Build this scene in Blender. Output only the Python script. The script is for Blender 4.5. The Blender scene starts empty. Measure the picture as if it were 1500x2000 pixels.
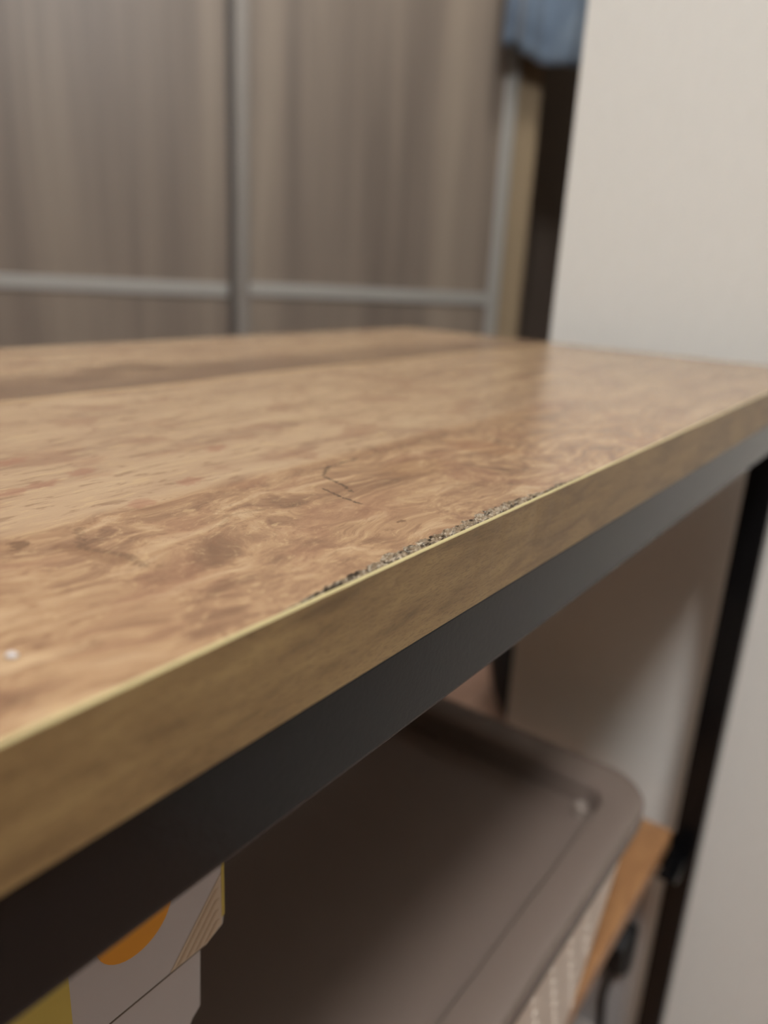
import bpy, bmesh, math, random
from mathutils import Matrix, Vector, noise
random.seed(7)
S = 0.001            # everything below is measured in millimetres, origin on the floor-plan point under the camera
T = 0.75             # height of the table top above the floor (m)

# ---------------------------------------------------------------- camera
cam_d = bpy.data.cameras.new('camera')
cam = bpy.data.objects.new('camera', cam_d)
bpy.context.scene.collection.objects.link(cam)
bpy.context.scene.camera = cam
Rm = Matrix(((0.59574488, 0.21560291, -0.77369465),
             (-0.80156826, 0.22047835, -0.55576759),
             (0.05075781, 0.95126478, 0.3041693)))
cam.matrix_world = Matrix.Translation((0, 0, T + 0.048)) @ Rm.to_4x4()
cam_d.sensor_width = 36
cam_d.lens = 27.0
cam_d.clip_start = 0.01
cam_d.dof.use_dof = True
cam_d.dof.focus_distance = 0.150
cam_d.dof.aperture_fstop = 9.0

# ---------------------------------------------------------------- world, lights, exposure
sc = bpy.context.scene
w = bpy.data.worlds.new('world'); sc.world = w; w.use_nodes = True
w.node_tree.nodes['Background'].inputs[0].default_value = (0.8, 0.85, 1, 1)
w.node_tree.nodes['Background'].inputs[1].default_value = 0.2
sc.view_settings.view_transform = 'Standard'
sc.view_settings.look = 'None'
sc.view_settings.gamma = 1
sc.view_settings.use_curve_mapping = False
sc.view_settings.exposure = 0.0

lamp_l = bpy.data.lights.new('ceiling_lamp_light', 'POINT'); lamp_l.energy = 76; lamp_l.color = (0.98, 0.985, 1.0); lamp_l.shadow_soft_size = 0.15
lamp_o = bpy.data.objects.new('ceiling_lamp_light', lamp_l); sc.collection.objects.link(lamp_o); lamp_o.location = (-0.65, -0.30, 2.02)
fill_l = bpy.data.lights.new('added_fill_light', 'POINT'); fill_l.energy = 17; fill_l.color = (1.0, 0.96, 0.90); fill_l.shadow_soft_size = 0.12  # added fill light, brightens the wardrobe's right side, garment and floor
fill_o = bpy.data.objects.new('added_fill_light', fill_l); sc.collection.objects.link(fill_o); fill_o.location = (0.95, 0.42, 2.02)

# ---------------------------------------------------------------- helpers
C = sc.collection

def obj(name, bm, mats, parent=None, smooth=False, bevel=0, seg=2):
    me = bpy.data.meshes.new(name)
    if bevel:
        bmesh.ops.remove_doubles(bm, verts=bm.verts, dist=1e-7)
    bmesh.ops.recalc_face_normals(bm, faces=bm.faces)
    bm.to_mesh(me); bm.free()
    o = bpy.data.objects.new(name, me); C.objects.link(o)
    for m in (mats if isinstance(mats, (list, tuple)) else [mats]):
        me.materials.append(m)
    if smooth:
        for p in me.polygons: p.use_smooth = True
    if bevel:
        md = o.modifiers.new('bevel', 'BEVEL'); md.width = bevel * S; md.segments = seg
        md.limit_method = 'ANGLE'; md.angle_limit = math.radians(40)
    if parent: o.parent = parent; o.matrix_parent_inverse = Matrix.Identity(4)
    return o

def tag(o, label=None, cat=None, group=None, kind=None):
    if label: o['label'] = label
    if cat: o['category'] = cat
    if group: o['group'] = group
    if kind: o['kind'] = kind
    return o

def empty(name, loc=(0, 0, 0), rz=0):
    o = bpy.data.objects.new(name, None); C.objects.link(o)
    o.location = loc; o.rotation_euler = (0, 0, rz); o.empty_display_size = 0.05
    return o

def box(bm, x0, x1, y0, y1, z0, z1):
    """box in millimetres"""
    vs = [bm.verts.new((x * S, y * S, z * S)) for x in (x0, x1) for y in (y0, y1) for z in (z0, z1)]
    for q in ((0, 1, 3, 2), (4, 6, 7, 5), (0, 4, 5, 1), (2, 3, 7, 6), (0, 2, 6, 4), (1, 5, 7, 3)):
        bm.faces.new([vs[i] for i in q])
    return vs

def bx(*a):
    bm = bmesh.new(); box(bm, *a); return bm

def rrect(x0, x1, y0, y1, r, n=8):
    pts = []
    for cx, cy, a0 in ((x1 - r, y1 - r, 0), (x0 + r, y1 - r, 90), (x0 + r, y0 + r, 180), (x1 - r, y0 + r, 270)):
        for i in range(n + 1):
            a = math.radians(a0 + 90 * i / n)
            pts.append((cx + r * math.cos(a), cy + r * math.sin(a)))
    return pts

def loft(bm, rings, close_first=True, close_last=True):
    """rings: list of lists of (x,y,z) in mm, all the same length"""
    vr = [[bm.verts.new((p[0] * S, p[1] * S, p[2] * S)) for p in r] for r in rings]
    n = len(vr[0])
    for a, b in zip(vr, vr[1:]):
        for i in range(n):
            bm.faces.new((a[i], a[(i + 1) % n], b[(i + 1) % n], b[i]))
    if close_first: bm.faces.new(vr[0][::-1])
    if close_last: bm.faces.new(vr[-1])
    return vr

def tube(bm, pts, r, n=10):
    P = [Vector(p) for p in pts]; rings = []
    for i, p in enumerate(P):
        d = (P[min(i + 1, len(P) - 1)] - P[max(i - 1, 0)]).normalized()
        a = d.orthogonal().normalized() if i == 0 else (rings_a - d * rings_a.dot(d)).normalized()
        rings_a = a; b = d.cross(a)
        rings.append([tuple(p + (a * math.cos(t) + b * math.sin(t)) * r) for t in [2 * math.pi * k / n for k in range(n)]])
    loft(bm, rings)

def prism_xz(bm, pts, y0, y1):
    loft(bm, [[(x, y0, z) for x, z in pts], [(x, y1, z) for x, z in pts]])

# ---------------------------------------------------------------- materials
def srgb(r, g, b):
    f = lambda c: (c / 255 / 12.92) if c / 255 <= 0.04045 else ((c / 255 + 0.055) / 1.055) ** 2.4
    return (f(r), f(g), f(b), 1)

class NT:
    def __init__(s, name):
        s.m = bpy.data.materials.new(name); s.m.use_nodes = True
        s.t = s.m.node_tree; s.b = s.t.nodes['Principled BSDF']
        s.co = s.t.nodes.new('ShaderNodeTexCoord').outputs['Object']
    def n(s, kind, **kw):
        o = s.t.nodes.new(kind)
        for k, v in kw.items(): setattr(o, k, v)
        return o
    def put(s, sock, v):
        if hasattr(v, 'is_output'): s.t.links.new(v, sock)
        else: sock.default_value = v
    def math(s, op, a, b=0.0, c=0.0, clamp=False):
        o = s.n('ShaderNodeMath', operation=op, use_clamp=clamp)
        s.put(o.inputs[0], a); s.put(o.inputs[1], b); s.put(o.inputs[2], c)
        return o.outputs[0]
    def vmath(s, op, a, b=(0, 0, 0)):
        o = s.n('ShaderNodeVectorMath', operation=op)
        s.put(o.inputs[0], a); s.put(o.inputs[1], b); return o.outputs[0]
    def scale(s, v, k):
        o = s.n('ShaderNodeMapping'); s.put(o.inputs['Vector'], v); o.inputs['Scale'].default_value = k
        return o.outputs[0]
    def noise(s, v, scale=5, detail=4, rough=0.5, dist=0.0, col=False):
        o = s.n('ShaderNodeTexNoise'); s.put(o.inputs['Vector'], v)
        o.inputs['Scale'].default_value = scale; o.inputs['Detail'].default_value = detail
        o.inputs['Roughness'].default_value = rough; o.inputs['Distortion'].default_value = dist
        return o.outputs['Color' if col else 'Fac']
    def ramp(s, v, stops, interp='LINEAR'):
        o = s.n('ShaderNodeValToRGB'); s.put(o.inputs[0], v); o.color_ramp.interpolation = interp
        e = o.color_ramp.elements
        while len(e) < len(stops): e.new(0.5)
        for i, (p, c) in enumerate(stops):
            e[i].position = p; e[i].color = c if len(c) == 4 else (*c, 1)
        return o.outputs[0]
    def rng(s, v, a, b, c=0.0, d=1.0):
        o = s.n('ShaderNodeMapRange'); o.interpolation_type = 'SMOOTHSTEP'
        s.put(o.inputs[0], v); o.inputs[1].default_value = a; o.inputs[2].default_value = b
        o.inputs[3].default_value = c; o.inputs[4].default_value = d
        return o.outputs[0]
    def mix(s, f, a, b, mode='MIX'):
        o = s.n('ShaderNodeMix', data_type='RGBA', blend_type=mode)
        s.put(o.inputs['Factor'], f); s.put(o.inputs['A'], a); s.put(o.inputs['B'], b)
        return o.outputs['Result']
    def xyz(s, v):
        o = s.n('ShaderNodeSeparateXYZ'); s.put(o.inputs[0], v); return o.outputs
    def comb(s, x, y, z=0.0):
        o = s.n('ShaderNodeCombineXYZ'); s.put(o.inputs[0], x); s.put(o.inputs[1], y); s.put(o.inputs[2], z); return o.outputs[0]
    def fin(s, col, rough=0.5, spec=0.5, bump=None, bstr=0.1, bdist=0.001, metal=0.0, **kw):
        s.put(s.b.inputs['Base Color'], col); s.put(s.b.inputs['Roughness'], rough)
        s.b.inputs['Specular IOR Level'].default_value = spec
        s.b.inputs['Metallic'].default_value = metal
        for k, v in kw.items(): s.b.inputs[k].default_value = v
        if bump is not None:
            o = s.n('ShaderNodeBump'); s.put(o.inputs['Height'], bump)
            o.inputs['Strength'].default_value = bstr; o.inputs['Distance'].default_value = bdist
            s.t.links.new(o.outputs[0], s.b.inputs['Normal'])
        return s.m

def plain(name, col, rough=0.5, spec=0.5, var=0.06, nscale=40, bump=0.0, metal=0.0, **kw):
    t = NT(name)
    f = t.noise(t.co, nscale, 4, 0.6)
    a = tuple(c * (1 - var) for c in col[:3]) + (1,); b = tuple(min(1, c * (1 + var)) for c in col[:3]) + (1,)
    c = t.mix(f, a, b)
    return t.fin(c, rough, spec, f if bump else None, bump, 0.001, metal, **kw)

def mat_tabletop():
    t = NT('oak_laminate_top')
    mm = t.vmath('SCALE', t.co); mm.node.inputs['Scale'].default_value = 1000.0
    X, Y, Z = t.xyz(mm)[:3]
    # gentle wander of the printed board seams
    wob = t.noise(t.scale(mm, (0.012, 0.03, 1)), 1, 2)
    wob = t.math('MULTIPLY', t.math('SUBTRACT', wob, 0.5), 10.0)
    Yw = t.math('ADD', Y, wob)
    # domain warp
    wv = t.noise(t.scale(mm, (0.022, 0.030, 1)), 1, 3, 0.5, 0, True)
    wv = t.vmath('SUBTRACT', wv, (0.5, 0.5, 0.5))
    w1 = t.vmath('MULTIPLY', wv, (46, 26, 0))
    pm = t.vmath('ADD', mm, w1)
    # front board: figured, swirling; others: long straight grain
    front = t.rng(Y, 122, 130, 1, 0)
    fig = t.noise(t.scale(pm, (0.055, 0.15, 1)), 1, 5, 0.62, 0.6)
    figf = t.noise(t.scale(pm, (0.24, 0.55, 1)), 1, 6, 0.75, 0.35)
    lng = t.noise(t.scale(pm, (0.012, 0.085, 1)), 1, 4, 0.55, 0.4)
    lngf = t.noise(t.scale(mm, (0.09, 0.42, 1)), 1, 5, 0.65, 0.5)
    cf = t.ramp(fig, [(0.30, srgb(112, 85, 64)), (0.43, srgb(138, 107, 81)), (0.54, srgb(157, 126, 95)), (0.68, srgb(178, 150, 117))])
    cl = t.ramp(lng, [(0.30, srgb(150, 123, 98)), (0.5, srgb(167, 140, 111)), (0.7, srgb(179, 154, 123))])
    cf = t.mix(t.rng(X, 205, 330, 0, 0.75), cf, cl)  # figure fades to the right: reflected sheen put into the print
    c = t.mix(front, cl, cf)
    fine = t.mix(front, lngf, figf)
    c = t.mix(t.rng(fine, 0.52, 0.66, 0, 0.42), c, srgb(196, 168, 126))
    c = t.mix(t.rng(fine, 0.36, 0.47, 0.50, 0), c, srgb(112, 82, 60))
    # soft reddish blotches
    bl = t.noise(t.scale(pm, (0.045, 0.06, 1)), 1, 2, 0.5)
    c = t.mix(t.rng(bl, 0.52, 0.66, 0, 0.38), c, srgb(136, 98, 76))
    # the back board: dark streak just past its seam, then light
    s1 = t.rng(Yw, 246, 248.5); s2 = t.rng(Yw, 266, 308, 1, 0)
    st = t.math('MULTIPLY', s1, s2)
    stn = t.noise(t.scale(mm, (0.01, 0.09, 1)), 1, 4, 0.6)
    st = t.math('MULTIPLY', st, t.rng(stn, 0.30, 0.62, 0.45, 0.85))
    c = t.mix(st, c, srgb(108, 84, 66))
    lt = t.math('MULTIPLY', t.rng(Yw, 236, 246), t.rng(Yw, 246, 248, 1, 0))
    c = t.mix(t.math('MULTIPLY', lt, 0.5), c, srgb(184, 156, 118))
    # seam of the front board (a faint line)
    sm = t.math('MULTIPLY', t.rng(Yw, 120, 122.5), t.rng(Yw, 122.5, 128, 1, 0))
    c = t.mix(t.math('MULTIPLY', sm, 0.20), c, srgb(140, 104, 76))
    # knots and flecks (x, y, rx, ry, strength)
    wn = t.noise(mm, 0.35, 3, 0.6, 0, True)
    pw = t.vmath('ADD', mm, t.vmath('MULTIPLY', t.vmath('SUBTRACT', wn, (0.5, 0.5, 0.5)), (6, 6, 0)))
    PX, PY = t.xyz(pw)[:2]
    def blot(x, y, rx, ry, k, col, ang=0):
        nonlocal c
        dx = t.math('SUBTRACT', PX, x); dy = t.math('SUBTRACT', PY, y)
        ca, sa = math.cos(math.radians(ang)), math.sin(math.radians(ang))
        u = t.math('DIVIDE', t.math('ADD', t.math('MULTIPLY', dx, ca), t.math('MULTIPLY', dy, sa)), rx)
        v = t.math('DIVIDE', t.math('SUBTRACT', t.math('MULTIPLY', dy, ca), t.math('MULTIPLY', dx, sa)), ry)
        d = t.math('ADD', t.math('MULTIPLY', u, u), t.math('MULTIPLY', v, v))
        c = t.mix(t.rng(d, 0.15, 1.0, k, 0), c, col)
    dk = srgb(96, 70, 50)
    blot(193, 292, 12, 12, 0.55, dk); blot(213, 293, 18, 16, 0.55, dk); blot(176, 274, 20, 11, 0.45, dk); blot(236, 278, 34, 12, 0.35, dk)
    for x, y in ((134, 152), (109, 132), (91, 126), (96, 154), (85, 151), (90, 173), (77, 150)):
        blot(x, y, 5.2, 3.0, 0.50, srgb(142, 96, 76), 20)
    blot(119.9, 81.5, 1.7, 1.1, 0.75, dk); blot(62.3, 120.7, 1.8, 2.6, 0.75, dk)
    blot(69, 108, 3.0, 12, 0.42, srgb(112, 80, 56), 12)
    blot(158, 104, 16, 9, 0.30, srgb(140, 105, 72)); blot(192, 104, 10, 14, 0.25, srgb(152, 108, 72))
    # hairline cracks in the print
    def crack(pts, wd, k=0.8):
        nonlocal c
        acc = None
        for (ax, ay), (bxx, by) in zip(pts, pts[1:]):
            ex, ey = bxx - ax, by - ay; L = ex * ex + ey * ey
            px = t.math('SUBTRACT', QX, ax); py = t.math('SUBTRACT', QY, ay)
            h = t.math('DIVIDE', t.math('ADD', t.math('MULTIPLY', px, ex), t.math('MULTIPLY', py, ey)), L, clamp=True)
            qx = t.math('SUBTRACT', px, t.math('MULTIPLY', h, ex)); qy = t.math('SUBTRACT', py, t.math('MULTIPLY', h, ey))
            d = t.math('SQRT', t.math('ADD', t.math('MULTIPLY', qx, qx), t.math('MULTIPLY', qy, qy)))
            acc = d if acc is None else t.math('MINIMUM', acc, d)
        br = t.noise(mm, 0.8, 2)
        f = t.math('MULTIPLY', t.rng(acc, wd * 0.3, wd, k, 0), t.rng(br, 0.30, 0.52, 0.15, 1))
        c = t.mix(f, c, srgb(66, 48, 34))
    qn = t.noise(mm, 0.9, 3, 0.6, 0, True)
    qw = t.vmath('ADD', mm, t.vmath('MULTIPLY', t.vmath('SUBTRACT', qn, (0.5, 0.5, 0.5)), (2.6, 2.6, 0)))
    QX, QY = t.xyz(qw)[:2]
    crack([(153.4, 120), (141.5, 119.4), (134, 114.5), (131.4, 106), (129, 102)], 0.65)
    crack([(126, 107.8), (124, 101), (123.1, 94.6)], 0.55)
    crack([(74, 121), (69, 112), (72, 104), (71, 98)], 1.3, 0.34)
    crack([(106, 106), (98, 108), (93, 104)], 0.9, 0.22)
    bump = t.noise(t.scale(mm, (0.6, 2.2, 1)), 1, 4, 0.7)
    rough = t.rng(fine, 0.3, 0.7, 0.27, 0.18)
    return t.fin(c, rough, 0.5, bump, 0.25, 0.0002)

def mat_wood_edge():
    t = NT('oak_edge_band_face')
    mm = t.vmath('SCALE', t.co); mm.node.inputs['Scale'].default_value = 1000.0
    a = t.noise(t.scale(mm, (0.05, 0.05, 0.30)), 1, 5, 0.6, 0.5)
    b = t.noise(t.scale(mm, (0.45, 1, 2.6)), 1, 4, 0.7, 0.3)
    c = t.ramp(a, [(0.3, srgb(108, 84, 52)), (0.5, srgb(136, 109, 70)), (0.7, srgb(152, 125, 82))])
    c = t.mix(t.rng(b, 0.40, 0.50, 0.45, 0), c, srgb(96, 70, 42))
    return t.fin(c, 0.40, 0.5, b, 0.2, 0.0002)

def mat_shelf():
    t = NT('oak_laminate_shelf')
    mm = t.vmath('SCALE', t.co); mm.node.inputs['Scale'].default_value = 1000.0
    a = t.noise(t.scale(mm, (0.02, 0.06, 1)), 1, 5, 0.6, 1.0)
    c = t.ramp(a, [(0.3, srgb(136, 96, 64)), (0.5, srgb(160, 116, 76)), (0.7, srgb(172, 130, 88))])  # darker than the top's oak: shade under the table put into the colour
    return t.fin(c, 0.4, 0.5)

def mat_particle():
    t = NT('bare_particleboard')
    mm = t.vmath('SCALE', t.co); mm.node.inputs['Scale'].default_value = 1000.0
    a = t.noise(mm, 1.1, 5, 0.75)
    v = t.n('ShaderNodeTexVoronoi'); t.put(v.inputs['Vector'], t.scale(mm, (0.7, 1.4, 1))); v.inputs['Scale'].default_value = 1
    c = t.ramp(a, [(0.32, srgb(96, 80, 60)), (0.48, srgb(146, 130, 108)), (0.66, srgb(186, 174, 154))])
    c = t.mix(t.rng(v.outputs['Distance'], 0.25, 0.6, 0, 0.5), c, srgb(96, 74, 52))
    dkn = t.noise(t.scale(mm, (0.28, 0.8, 0.8)), 1, 3, 0.6)
    c = t.mix(t.rng(dkn, 0.50, 0.60, 0, 0.92), c, srgb(44, 34, 24))
    ltn = t.noise(t.scale(mm, (0.6, 1.5, 1.5)), 1, 2, 0.5)
    c = t.mix(t.rng(ltn, 0.56, 0.66, 0, 0.35), c, srgb(204, 196, 178))
    return t.fin(c, 0.85, 0.2, a, 0.6, 0.0004)

def mat_greywood(name='greige_woodgrain', base=((114, 103, 93), (130, 118, 106), (146, 133, 119))):
    t = NT(name)
    a = t.noise(t.scale(t.co, (14, 14, 0.5)), 1, 4, 0.55, 0.2)
    b = t.noise(t.scale(t.co, (90, 90, 2.0)), 1, 3, 0.6)
    f = t.math('ADD', t.math('MULTIPLY', a, 0.8), t.math('MULTIPLY', b, 0.2))
    c = t.ramp(f, [(0.36, srgb(*base[0])), (0.5, srgb(*base[1])), (0.64, srgb(*base[2]))])
    return t.fin(c, 0.42, 0.4)

def mat_wall():
    t = NT('cream_wallpaper')
    f = t.noise(t.scale(t.co, (220, 220, 60)), 1, 4, 0.6)
    c = t.mix(f, srgb(212, 209, 201), srgb(221, 218, 210))
    return t.fin(c, 0.75, 0.25, f, 0.15, 0.0006)

def mat_floor():
    t = NT('pale_wood_floor')
    a = t.noise(t.scale(t.co, (1.2, 9, 1)), 1, 4, 0.6, 0.6)
    c = t.ramp(a, [(0.3, srgb(150, 116, 98)), (0.5, srgb(170, 138, 120)), (0.7, srgb(184, 156, 140))])
    br = t.n('ShaderNodeTexBrick'); t.put(br.inputs['Vector'], t.co)
    br.inputs['Scale'].default_value = 1; br.inputs['Brick Width'].default_value = 1.2; br.inputs['Row Height'].default_value = 0.12
    br.inputs['Mortar Size'].default_value = 0.0015
    c = t.mix(br.outputs['Fac'], c, srgb(110, 84, 70))
    return t.fin(c, 0.4, 0.5)

def mat_fabric():
    t = NT('blue_denim_cloth')
    a = t.noise(t.co, 9, 3, 0.5); b = t.noise(t.scale(t.co, (900, 900, 900)), 1, 2)
    c = t.ramp(a, [(0.35, srgb(86, 100, 118)), (0.55, srgb(112, 128, 146)), (0.7, srgb(140, 154, 168))])
    return t.fin(c, 0.9, 0.1, b, 0.3, 0.0008, **{'Sheen Weight': 0.3})

M = {}
M['top'] = mat_tabletop(); M['edge'] = mat_wood_edge(); M['shelf'] = mat_shelf(); M['chip'] = mat_particle()
M['band_core'] = plain('pale_edge_band_core', srgb(176, 162, 118), 0.5, 0.4, 0.05, 300)
M['steel'] = plain('black_powder_coated_steel', srgb(12, 12, 13), 0.17, 0.28, 0.05, 900, 0.05)
M['taupe'] = plain('taupe_plastic', srgb(112, 99, 90), 0.38, 0.4, 0.03, 15)
M['white_plastic'] = plain('white_dimpled_plastic', srgb(226, 214, 200), 0.45, 0.4, 0.02, 30)
M['stud'] = plain('pale_plastic_stud', srgb(128, 116, 106), 0.3, 0.5, 0.02, 30)
M['card'] = plain('white_printed_card', srgb(196, 190, 188), 0.6, 0.3, 0.03, 60)
M['flap_shade'] = plain('flap_shade_tone', srgb(120, 108, 96), 0.8, 0.2, 0.05, 200)  # shade tone for the line under the carton flap
M['orange'] = plain('orange_print', srgb(232, 160, 50), 0.6, 0.3, 0.04, 60)
M['yellow'] = plain('yellow_print', srgb(206, 184, 92), 0.6, 0.3, 0.04, 60)
M['tan'] = plain('tan_print', srgb(196, 172, 144), 0.6, 0.3, 0.04, 60)
M['tan2'] = plain('pale_tan_print', srgb(208, 190, 166), 0.6, 0.3, 0.04, 60)
M['greige'] = mat_greywood(); M['brownwood'] = mat_greywood('brown_carcass_board', ((134, 118, 96), (158, 140, 114), (176, 156, 128)))
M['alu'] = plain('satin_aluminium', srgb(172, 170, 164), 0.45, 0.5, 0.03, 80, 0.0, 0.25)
M['alu_part_shaded'] = plain('part_shaded_aluminium', srgb(140, 134, 127), 0.5, 0.5, 0.03, 80, 0.0, 0.2)  # same aluminium, toned down for the dimmer left stiles
M['alu_shaded'] = plain('shaded_aluminium', srgb(96, 90, 84), 0.5, 0.5, 0.03, 80, 0.0, 0.3)  # same aluminium with the overlap shadow put into its colour
M['inner'] = plain('dark_wardrobe_lining', srgb(118, 106, 96), 0.7, 0.2, 0.08, 10)
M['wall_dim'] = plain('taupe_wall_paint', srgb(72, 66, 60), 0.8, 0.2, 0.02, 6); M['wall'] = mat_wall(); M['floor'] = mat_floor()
M['ceil'] = plain('white_ceiling_paint', srgb(226, 224, 218), 0.8, 0.2, 0.02, 6)
M['denim'] = mat_fabric()
M['black'] = plain('black_rubber', srgb(24, 23, 23), 0.5, 0.4, 0.05, 60)
M['outlet'] = plain('grey_white_outlet_plastic', srgb(170, 166, 162), 0.35, 0.5, 0.02, 40)
M['outlet_rim'] = plain('pale_outlet_rim', srgb(206, 200, 192), 0.35, 0.5, 0.02, 40)
M['lamp'] = NT('lamp_diffuser').fin((1, 1, 1, 1), 0.5, 0.5, **{'Emission Strength': 3.0, 'Emission Color': (0.96, 0.98, 1, 1)})

# ---------------------------------------------------------------- room (structure)
def struct(name, bm, m): return tag(obj(name, bm, m), kind='structure')
X0, X1, Y0, Y1, H = -2200, 3200, -1300, 3400, 2250
struct('floor', bx(X0, X1, Y0, Y1, -60, 0), M['floor'])
struct('ceiling', bx(X0, X1, Y0, Y1, H, H + 60), M['ceil'])
struct('wall_left', bx(X0 - 80, X0, Y0, Y1, 0, H), M['wall_dim'])
struct('wall_front', bx(X0, X1, Y0 - 80, Y0, 0, H), M['wall_dim'])
struct('wall_back', bx(X0, X1, Y1, Y1 + 80, 0, H), M['wall'])
struct('wall_far_right', bx(X1, X1 + 80, Y0, Y1, 0, H), M['wall'])
# the cream wall whose free corner stands just past the table end
struct('wall_right', bx(600, 720, Y0, 273, 0, H), M['wall'])

# ---------------------------------------------------------------- wardrobe with sliding doors
wr = empty('wardrobe', (1.600 * math.cos(math.radians(53)), 1.600 * math.sin(math.radians(53)), 0), math.radians(-37))
tag(wr, 'tall grey-brown woodgrain wardrobe with aluminium framed sliding doors behind the table', 'wardrobe')
# local x runs to the right along the front, local y goes into the wardrobe
WL, WR, WH = -900, 1300, 2080
obj('side_panel', bx(WL, WL + 25, 0, 600, 0, WH), M['greige'], wr)
obj('side_panel', bx(WR - 25, WR, 0, 600, 0, WH), M['greige'], wr)
obj('back_panel', bx(WL + 25, WR - 25, 585, 600, 0, WH), M['inner'], wr)
obj('top_panel', bx(WL + 25, WR - 25, 0, 585, WH - 25, WH), M['greige'], wr)
obj('bottom_panel', bx(WL + 25, WR - 25, 0, 585, 0, 60), M['greige'], wr)
obj('partition', bx(742, 800, 26, 585, 60, WH - 25), M['brownwood'], wr)
bm = bmesh.new(); box(bm, WL + 25, WR - 25, 2, 10, WH - 62, WH - 25); box(bm, WL + 25, WR - 25, 40, 46, WH - 62, WH - 25)
obj('door_track', bm, M['alu'], wr)
def door(u0, u1, y0, zb):
    d = obj('sliding_door', bx(u0 + 20, u1 - 20, y0 + 7, y0 + 15, 66, WH - 45), M['greige'], wr)
    for a, b in ((u0, u0 + 27), (u1 - 27, u1)):
        bm = bmesh.new()
        box(bm, a, b, y0, y0 + 22, 62, WH - 40)
        obj('stile', bm, M['alu_shaded'] if y0 > 10 and a > u0 else M['alu'] if a > u0 else M['alu_part_shaded'], d, bevel=3)
    for z0, z1 in ((zb - 13, zb + 13), (62, 100), (WH - 70, WH - 40)):
        obj('rail', bx(u0 + 27, u1 - 27, y0 + 2, y0 + 20, z0, z1), M['alu'], d, bevel=2)
    return d
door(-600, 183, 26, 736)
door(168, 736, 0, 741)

# ---------------------------------------------------------------- blue garment hanging at the wardrobe opening
g = empty('hanging_garment', wr.location + Vector((0.799 * 0.750 - 0.602 * 0.060, -0.602 * 0.750 - 0.799 * 0.060, 1.225)), math.radians(-37))
tag(g, 'blue denim garment hanging beside the cream wall over the wardrobe opening', 'garment')
bm = bmesh.new()
NX, NZ = 60, 50
def gpt(i, j, side):
    u = i / NX; v = j / NZ
    x = -92 + 245 * u
    yb = -18 * math.sin(u * 11 + 1.0 + v * 0.8) - 7 * math.sin(u * 26 + v * 3)
    lo = -20 - 24 * u + 5 * math.sin(u * 9)
    z = lo + (720 - lo) * v
    x *= (1 - 0.06 * math.sin(v * 3.0))
    return (x * S, (yb + (16 if side else -16) * math.sin(min(1, (v + 0.02) * 8) * math.pi / 2) * (1 - max(0, v - 0.9) * 8)) * S, z * S)
grid = {}
for s_ in (0, 1):
    for i in range(NX + 1):
        for j in range(NZ + 1): grid[s_, i, j] = bm.verts.new(gpt(i, j, s_))
    for i in range(NX):
        for j in range(NZ): bm.faces.new([grid[s_, a, b] for a, b in ((i, j), (i + 1, j), (i + 1, j + 1), (i, j + 1))])
for i in range(NX):
    for j in (0, NZ): bm.faces.new((grid[0, i, j], grid[0, i + 1, j], grid[1, i + 1, j], grid[1, i, j]))
for j in range(NZ):
    for i in (0, NX): bm.faces.new((grid[0, i, j], grid[0, i, j + 1], grid[1, i, j + 1], grid[1, i, j]))
obj('cloth', bm, M['denim'], g, smooth=True)
bm = bmesh.new()
tube(bm, [(-90, 0, 722), (20, 0, 722), (140, 0, 722)], 4)
tube(bm, [(20, 0, 722), (20, 0, 800), (20, 0, 860), (20, 12, 884), (20, 34, 892), (20, 56, 884), (20, 60, 870)], 3)
obj('hanger', bm, M['alu'], g, smooth=True)

# ---------------------------------------------------------------- the table
tb = empty('shelf_table', (0, 0, 0))
tag(tb, 'wood-topped shelf table with black steel frame and a chipped front edge', 'table')
BX0, BX1, BY0, BY1 = -250, 547, 69.8, 380
Z1 = 750; Z0 = 732
# board with the broken strip along its front arris
def chip(x, y):
    """depth (mm) of the missing laminate at x, y"""
    if x < 74 or x > 186: return 0.0
    N = lambda a, b, c: noise.noise(Vector((a, b, c)))
    env = min(1, (x - 74) / 26) ** 0.8 * min(1, (186 - x) / 42)
    bite = 0.55 + 0.9 * N(x * 0.22, 3.1, 0) + 0.55 * N(x * 0.7, 9.7, 0)      # big bites with teeth between
    wdt = env * (1.2 + 2.2 * max(0, bite)) + 0.5 * N(x * 1.5, y * 1.0, 4) * env
    if 132 < x < 158: wdt += 0.9 * math.sin((x - 132) / 26 * math.pi)
    d = y - BY0
    if d > wdt: return 0.0
    k = 1 - d / max(wdt, 0.01)
    slot = min(1, max(0, N(x * 0.42, 21.0, 0) + 0.22) * 4) * 3.6 * max(0, 1 - abs(d - 0.6 - 0.9 * N(x * 0.6, 5, 5)) / 0.55)   # deep gaps beside the band
    lump = N(x * 0.55, y * 1.3, 0) * 0.8 + N(x * 1.5, y * 2.4, 7) * 0.35
    return max(0.12, 0.35 + 0.55 * k * env + slot * env + lump * 0.7)
bm = bmesh.new()
gx0, gx1, gy1, st = 70.0, 188.0, 77.0, 0.25
nx = int((gx1 - gx0) / st); ny = int((gy1 - BY0) / st)
gv = [[None] * (ny + 1) for _ in range(nx + 1)]; dep = {}
for i in range(nx + 1):
    for j in range(ny + 1):
        x = gx0 + (gx1 - gx0) * i / nx; y = BY0 + (gy1 - BY0) * j / ny
        e = 0 if i in (0, nx) or j == ny else chip(x, y)
        dep[i, j] = e
        gv[i][j] = bm.verts.new((x * S, y * S, (Z1 - e) * S))
for i in range(nx):
    for j in range(ny):
        f = bm.faces.new((gv[i][j], gv[i + 1][j], gv[i + 1][j + 1], gv[i][j + 1]))
        if max(dep[i, j], dep[i + 1, j], dep[i, j + 1], dep[i + 1, j + 1]) > 0.1: f.material_index = 1
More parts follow.
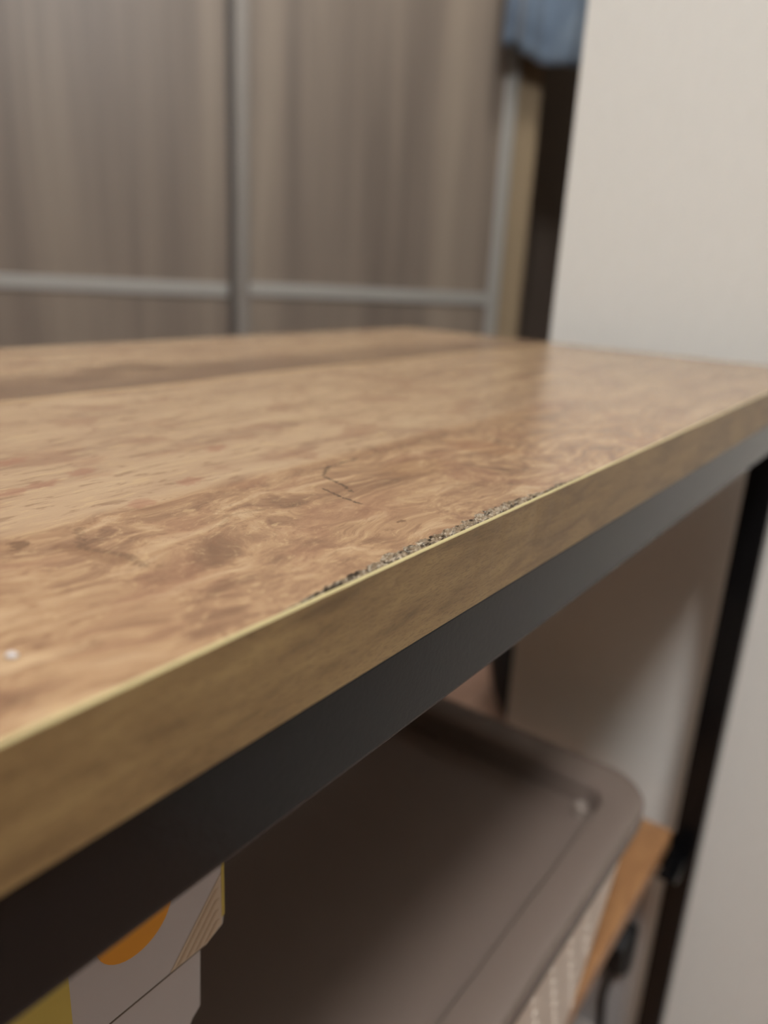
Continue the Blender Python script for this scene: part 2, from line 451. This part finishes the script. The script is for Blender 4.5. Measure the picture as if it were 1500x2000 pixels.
def V(x, y, z): return bm.verts.new((x * S, y * S, z * S))
# flat remainder of the top, built round the fine patch
def quad(*p): return bm.faces.new([V(*q) for q in p])
quad((BX0, BY0, Z1), (gx0, BY0, Z1), (gx0, gy1, Z1), (BX0, gy1, Z1))
quad((gx1, BY0, Z1), (BX1, BY0, Z1), (BX1, gy1, Z1), (gx1, gy1, Z1))
quad((BX0, gy1, Z1), (BX1, gy1, Z1), (BX1, BY1, Z1), (BX0, BY1, Z1))
quad((BX0, BY0, Z0), (BX0, BY1, Z0), (BX1, BY1, Z0), (BX1, BY0, Z0))
quad((BX0, BY1, Z0), (BX0, BY1, Z1), (BX1, BY1, Z1), (BX1, BY1, Z0))
quad((BX0, BY0, Z0), (BX0, BY0, Z1), (BX0, BY1, Z1), (BX0, BY1, Z0))
quad((BX1, BY0, Z0), (BX1, BY1, Z0), (BX1, BY1, Z1), (BX1, BY0, Z1))
quad((BX0, BY0, Z0), (BX1, BY0, Z0), (BX1, BY0, Z1 - 3), (BX0, BY0, Z1 - 3))
top = bpy.data.meshes.new('tabletop')
bm.normal_update(); 
for f in bm.faces:
    if abs(f.normal.z) > 0.02 and f.calc_center_median().z > (Z0 + 5) * S and f.normal.z < 0: f.normal_flip()
bm.to_mesh(top); bm.free()
ob = bpy.data.objects.new('tabletop', top); C.objects.link(ob); ob.parent = tb
top.materials.append(M['top']); top.materials.append(M['chip'])
# laminated edge bands: wood-printed face, pale core showing at the upper arris
def band(name, prof_axis):
    bm = bmesh.new()
    if prof_axis == 'front':
        pr = [(69.8, Z0 + 0.2), (69.1, Z0 + 0.2), (69.1, Z1 - 0.22), (69.18, Z1 - 0.06), (69.32, Z1 + 0.02), (69.8, Z1 + 0.02)]
        xs = [BX0 + (BX1 + 0.6 - BX0) * k / 240 for k in range(241)]
        def p(x, a, z):
            wv = 0.10 * noise.noise(Vector((x * 0.25, 0, z * 0.01))) if z > Z1 - 1 and 60 < x < 190 else 0
            return (x, a + wv, z + 0.0)
        vr = loft(bm, [[p(x, a, z) for a, z in pr] for x in xs])
        bm.faces.ensure_lookup_table()
        for f in bm.faces:
            c = f.calc_center_median()
            if c.z > (Z1 - 0.20) * S: f.material_index = 1
    else:
        box(bm, BX1, BX1 + 0.6, BY0, BY1, Z0 + 0.2, Z1 + 0.04)
    return obj(name, bm, [M['edge'], M['band_core']], ob)
band('edge_band', 'front'); band('edge_band', 'end')
ob.children[0]['label'] = 'ochre wood-print front edge band with pale upper arris'

# steel frame
FY0, FY1 = 70.5, 378.0
obj('frame_rail', bx(BX0 + 2, 546, FY0, FY0 + 20, Z0 - 20, Z0), M['steel'], tb, bevel=1.5)
obj('frame_rail', bx(BX0 + 2, 546, FY1 - 20, FY1, Z0 - 20, Z0), M['steel'], tb, bevel=1.5)
for x in (BX0 + 2, 526):
    obj('frame_rail', bx(x, x + 20, FY0 + 20, FY1 - 20, Z0 - 20, Z0), M['steel'], tb, bevel=1.5)
    for y in (75, FY1 - 18):
        l = obj('leg', bx(x, x + 20, y, y + 18, 8, Z0 - 20), M['steel'], tb, bevel=1.5)
        bm = bmesh.new(); loft(bm, [[(px, py, z) for px, py in rrect(x - 1, x + 21, y - 1, y + 19, 4, 4)] for z in (0, 8)])
        obj('foot', bm, M['black'], l)
SZ = 405
for zz in (SZ, 90):
    sb = obj('shelf_board', bx(BX0 + 24, 525, 94, FY1 - 22, zz - 15, zz), M['shelf'], tb, bevel=0.8)
    for x in (BX0 + 2, 526):
        obj('shelf_rail', bx(x, x + 20, 94, FY1 - 20, zz - 36, zz - 16), M['steel'], tb, bevel=1.5)
    # gusset plates from the legs under the shelf
    for sx, x in ((1, BX0 + 22), (-1, 526)):
        for y in (80, FY1 - 24):
            bm = bmesh.new()
            prism_xz(bm, [(x, zz - 16), (x + sx * 34, zz - 16), (x + sx * 34, zz - 19), (x + sx * 5, zz - 32), (x, zz - 32)], y, y + 13)
            obj('bracket', bm, M['steel'], tb, bevel=1.0)

# ---------------------------------------------------------------- storage box on the shelf
st_ = empty('storage_box', (0.160, 0.200, SZ * S)); o0 = (160, 200, SZ)
tag(st_, 'white dimpled plastic storage box with a recessed taupe lid on the shelf', 'storage box')
def L(p): return (p[0] - o0[0], p[1] - o0[1], p[2] - o0[2])
RZ = 550
bx0, bx1, by0, by1 = -60, 362, 76, 330
body = []
for z, ins in ((SZ, 30), (SZ + 4, 26), (RZ - 14, 7), (RZ - 10, 6), (RZ - 10, 9), (RZ - 30, 10), (SZ + 6, 30)):
    body.append([L((x, y, z)) for x, y in rrect(bx0 + ins, bx1 - ins, by0 + ins * 0.6, by1 - ins * 0.6, 22 - ins * 0.3)])
bm = bmesh.new(); loft(bm, body, True, True)
bo = obj('body', bm, M['white_plastic'], st_, smooth=False)
# dimples on the front wall: small raised oval pips
bm = bmesh.new()
for r in range(9):
    z = SZ + 10 + r * 14.0
    f = (z - SZ - 4) / (RZ - 18 - SZ)
    yy = by0 + (26 + (7 - 26) * f) * 0.6
    for c_ in range(36):
        x = bx0 + 44 + c_ * 19 + (9.5 if r % 2 else 0) + r * 2.3
        if x > bx1 - 42: continue
        ring0 = [L((x + 2.2 * math.cos(a), yy + 0.3, z + 2.6 * math.sin(a))) for a in [2 * math.pi * k / 8 for k in range(8)]]
        ring1 = [L((x + 1.2 * math.cos(a), yy - 0.9, z + 1.5 * math.sin(a))) for a in [2 * math.pi * k / 8 for k in range(8)]]
        loft(bm, [ring0, ring1], False, True)
dp = obj('dimple_pattern', bm, M['white_plastic'], bo); dp['kind'] = 'stuff'
# lid: skirt, rounded rim, recess
prof = [  # (outward offset from rim outer edge, z, corner radius)
    (1.0, RZ - 13, 24), (0.0, RZ - 12, 25), (0.0, RZ - 2.5, 25), (0.8, RZ - 0.8, 25), (2.4, RZ, 24),
    (16.6, RZ, 14), (18.2, RZ - 0.8, 13), (19.0, RZ - 2.6, 12), (20, RZ - 20.0, 11), (21.0, RZ - 22.5, 10), (24, RZ - 23.4, 9)]
rings = []
for off, z, r in prof:
    ox = off * 1.22 if off > 2 else off
    rings.append([L((x, y, z)) for x, y in rrect(bx0 + ox, bx1 - ox, by0 + off, by1 - off, r, 8)])
bm = bmesh.new(); loft(bm, rings, True, True)
ld = obj('lid', bm, M['taupe'], st_, smooth=False)
for p in ld.data.polygons: p.use_smooth = len(p.vertices) == 4
ld['label'] = 'taupe lid with raised rim and sunken middle'
md = ld.modifiers.new('split', 'EDGE_SPLIT'); md.split_angle = math.radians(50)
for sx, sy in ((bx1 - 32, by0 + 28), (bx1 - 32, by1 - 28), (bx0 + 32, by0 + 28), (bx0 + 32, by1 - 28)):
    bm = bmesh.new()
    rr = []
    for rad, z in ((4.2, -16.6), (4.0, -1.4), (3.4, -0.6), (2.7, -0.6), (2.4, -1.6), (1.8, -1.8), (0.9, -1.8), (0.4, -1.8)):
        rr.append([L((sx + rad * math.cos(a), sy + rad * math.sin(a), RZ - 7 + z)) for a in [2 * math.pi * k / 16 for k in range(16)]])
    loft(bm, rr); obj('stud', bm, M['stud'], ld, smooth=True)

# ---------------------------------------------------------------- printed carton standing on the lid
cz = RZ - 23.4
ct = empty('carton', (0.065, 0.130, cz * S), math.radians(0)); o1 = (65, 130, cz)
tag(ct, 'small white carton with orange and tan print standing on the taupe lid', 'carton')
def K(x, y, z): return (x - o1[0], y - o1[1], z - o1[2])
fy = 110.0
bm = bmesh.new()
pts = [(40, cz), (84, cz), (84, 615), (89, 624.2), (91.4, 626), (92, 645.1), (92, 700), (40, 700)]
loft(bm, [[K(x, fy + 2.2, z) for x, z in pts], [K(x, fy + 45, z) for x, z in pts]])
obj('carton_body', bm, M['card'], ct, bevel=0.4)
bm = bmesh.new()
pts = [(36, 646.6), (68.4, 646.6), (91.6, 646.0), (96.9, 648.2), (97.4, 652), (97.4, 704), (36, 704)]
loft(bm, [[K(x, fy, z) for x, z in pts], [K(x, fy + 47, z) for x, z in pts]])
cl = obj('carton_flap', bm, M['card'], ct, bevel=0.3)
def decal(name, pts, m, lift=0.12):
    bm = bmesh.new(); loft(bm, [[K(x, fy - lift, z) for x, z in pts], [K(x, fy + 0.3, z) for x, z in pts]])
    return obj(name, bm, m, cl)
decal('printed_disc', [(73.3 + 9.2 * math.cos(a), 668.3 + 9.2 * math.sin(a)) for a in [2 * math.pi * k / 40 for k in range(40)]], M['orange'])
decal('printed_band', [(81.4, 646.8), (91.6, 646.4), (96.4, 648.6), (96.4, 663.5)], M['tan2'])
for k in range(4):
    a = 83.0 + k * 2.7; h_ = (95.6 - a - 1.1) * 1.13
    decal('printed_stripe', [(a, 647.0), (a + 1.1, 647.0), (a + 1.1 + h_ / 1.13, 647.0 + h_), (a + h_ / 1.13, 647.0 + h_)], M['tan'], 0.2)
decal('flap_shadow_line', [(36.4, 646.7), (91.4, 646.2), (91.4, 646.55), (36.4, 647.0)], M['flap_shade'])  # shadow under the flap, put in as a thin darker strip
decal('printed_border', [(96.5, 650.5), (97.3, 651), (97.3, 680), (96.5, 680)], M['yellow'])
decal('printed_panel', [(36.4, 647.2), (58.2, 647.2), (58.2, 676), (36.4, 676)], M['yellow'])

# ---------------------------------------------------------------- outlet and cable on the cream wall
ou = empty('wall_outlet', (0.600, 0.150, 0.200)); o2 = (600, 150, 200)
tag(ou, 'pale grey socket plate on the cream wall low behind the front leg', 'outlet')
def W_(x, y, z): return (x - o2[0], y - o2[1], z - o2[2])
def yz_ring(y0, y1, z0, z1, r, x): return [W_(x, a, b) for a, b in rrect(y0, y1, z0, z1, r, 6)]
bm = bmesh.new()
loft(bm, [yz_ring(111, 196, 95, 298, 12, 600), yz_ring(111, 196, 95, 298, 12, 594), yz_ring(113, 194, 97, 296, 11, 592.5),
          yz_ring(117, 190, 101, 292, 8, 592.5), yz_ring(118, 189, 102, 291, 7, 594.5)])
fr = obj('face_plate', bm, M['outlet_rim'], ou)
bm = bmesh.new(); loft(bm, [yz_ring(118.5, 188.5, 102.5, 290.5, 7, 595), yz_ring(118.5, 188.5, 102.5, 290.5, 7, 593.6)])
obj('socket_panel', bm, M['outlet'], ou)
cb = empty('plug_and_cable', (0.592, 0.130, 0.215)); o2 = (592, 130, 215)
tag(cb, 'black plug with thin black cable in the low wall socket plate', 'plug')
bm = bmesh.new()
secs = [(593.4, 11, 26), (585, 11, 26), (574, 9, 20), (568, 7, 14)]
loft(bm, [[W_(x, a, b) for a, b in rrect(129 - hw, 129 + hw, 217 - hh, 217 + hh, min(hw, hh) * 0.5, 4)] for x, hw, hh in secs])
pl = obj('plug', bm, M['black'], cb)
bm = bmesh.new()
cp = [(572, 130, 200), (571, 132, 184), (575, 134, 160), (580, 133, 130), (585, 133, 80), (586, 132, 30), (586, 120, 6), (580, 60, 4)]
sp = []
for i in range(len(cp) - 1):
    for k in range(6):
        tt = k / 6; p0 = Vector(cp[max(i - 1, 0)]); p1 = Vector(cp[i]); p2 = Vector(cp[i + 1]); p3 = Vector(cp[min(i + 2, len(cp) - 1)])
        sp.append(0.5 * ((2 * p1) + (p2 - p0) * tt + (2 * p0 - 5 * p1 + 4 * p2 - p3) * tt ** 2 + (3 * p1 - p0 - 3 * p2 + p3) * tt ** 3))
sp.append(Vector(cp[-1]))
tube(bm, [W_(*p) for p in sp], 3.2)
obj('cable', bm, M['black'], cb, smooth=True)

# ---------------------------------------------------------------- black tote bag on the floor beyond the wall corner
bg = empty('tote_bag', (1.235, 0.474, 0.0), math.radians(21 + 90))
tag(bg, 'black tote bag on the floor behind the corner of the cream wall', 'bag')
bm = bmesh.new(); rg = []
for z, hw, hd in ((0, 70, 40), (4, 86, 50), (22, 99, 58), (60, 112, 62), (110, 122, 60), (200, 128, 50), (300, 130, 34), (360, 131, 20), (362, 127, 16), (300, 124, 28), (120, 110, 50)):
    rg.append([(x + 2 * math.sin(z * 0.05 + y * 0.1), y, z) for x, y in rrect(-hw, hw, -hd, hd, min(hw, hd) * 0.6, 6)])
loft(bm, rg)
obj('bag_body', bm, M['black'], bg, smooth=True)
for y in (-22, 22):
    bm = bmesh.new()
    tube(bm, [(60 * math.cos(a), y * (1 - 0.4 * math.sin(a)), 340 + 150 * math.sin(a)) for a in [math.pi * k / 16 for k in range(17)]], 6)
    obj('bag_handle', bm, M['black'], bg, smooth=True)

# ---------------------------------------------------------------- crumb of white lint on the table top
bm = bmesh.new(); bmesh.ops.create_icosphere(bm, subdivisions=2, radius=0.7 * S)
for v in bm.verts:
    v.co *= 1 + 0.4 * noise.noise(v.co * 1500); v.co.z *= 0.5
    v.co.z += 0.00028
cr = obj('crumb', bm, M['card'], None, smooth=True); cr.location = (0.042, 0.0852, Z1 * S)
tag(cr, 'tiny white crumb on the wooden table top near its left front', 'crumb')

# ---------------------------------------------------------------- ceiling lamps (the main one, and one added to brighten the wardrobe)
for loc, lab in (((-0.65, -0.30, 2.25), 'round white ceiling lamp above the front of the table'),
                 ((0.95, 0.42, 2.25), 'added unseen ceiling lamp for the fill light behind the cream wall corner')):
    lp = empty('ceiling_lamp', loc)
    tag(lp, lab, 'lamp', 'ceiling lamps')
    bm = bmesh.new(); bmesh.ops.create_cone(bm, cap_ends=True, segments=40, radius1=0.20, radius2=0.20, depth=0.03, matrix=Matrix.Translation((0, 0, -0.015)))
    obj('lamp_base', bm, M['ceil'], lp)
    bm = bmesh.new(); loft(bm, [[(rr * math.cos(a), rr * math.sin(a), z) for a in [2 * math.pi * k / 40 for k in range(40)]] for rr, z in ((170, -30), (178, -40), (170, -52), (120, -60), (40, -63))])
    obj('lamp_diffuser', bm, M['lamp'], lp, smooth=True)
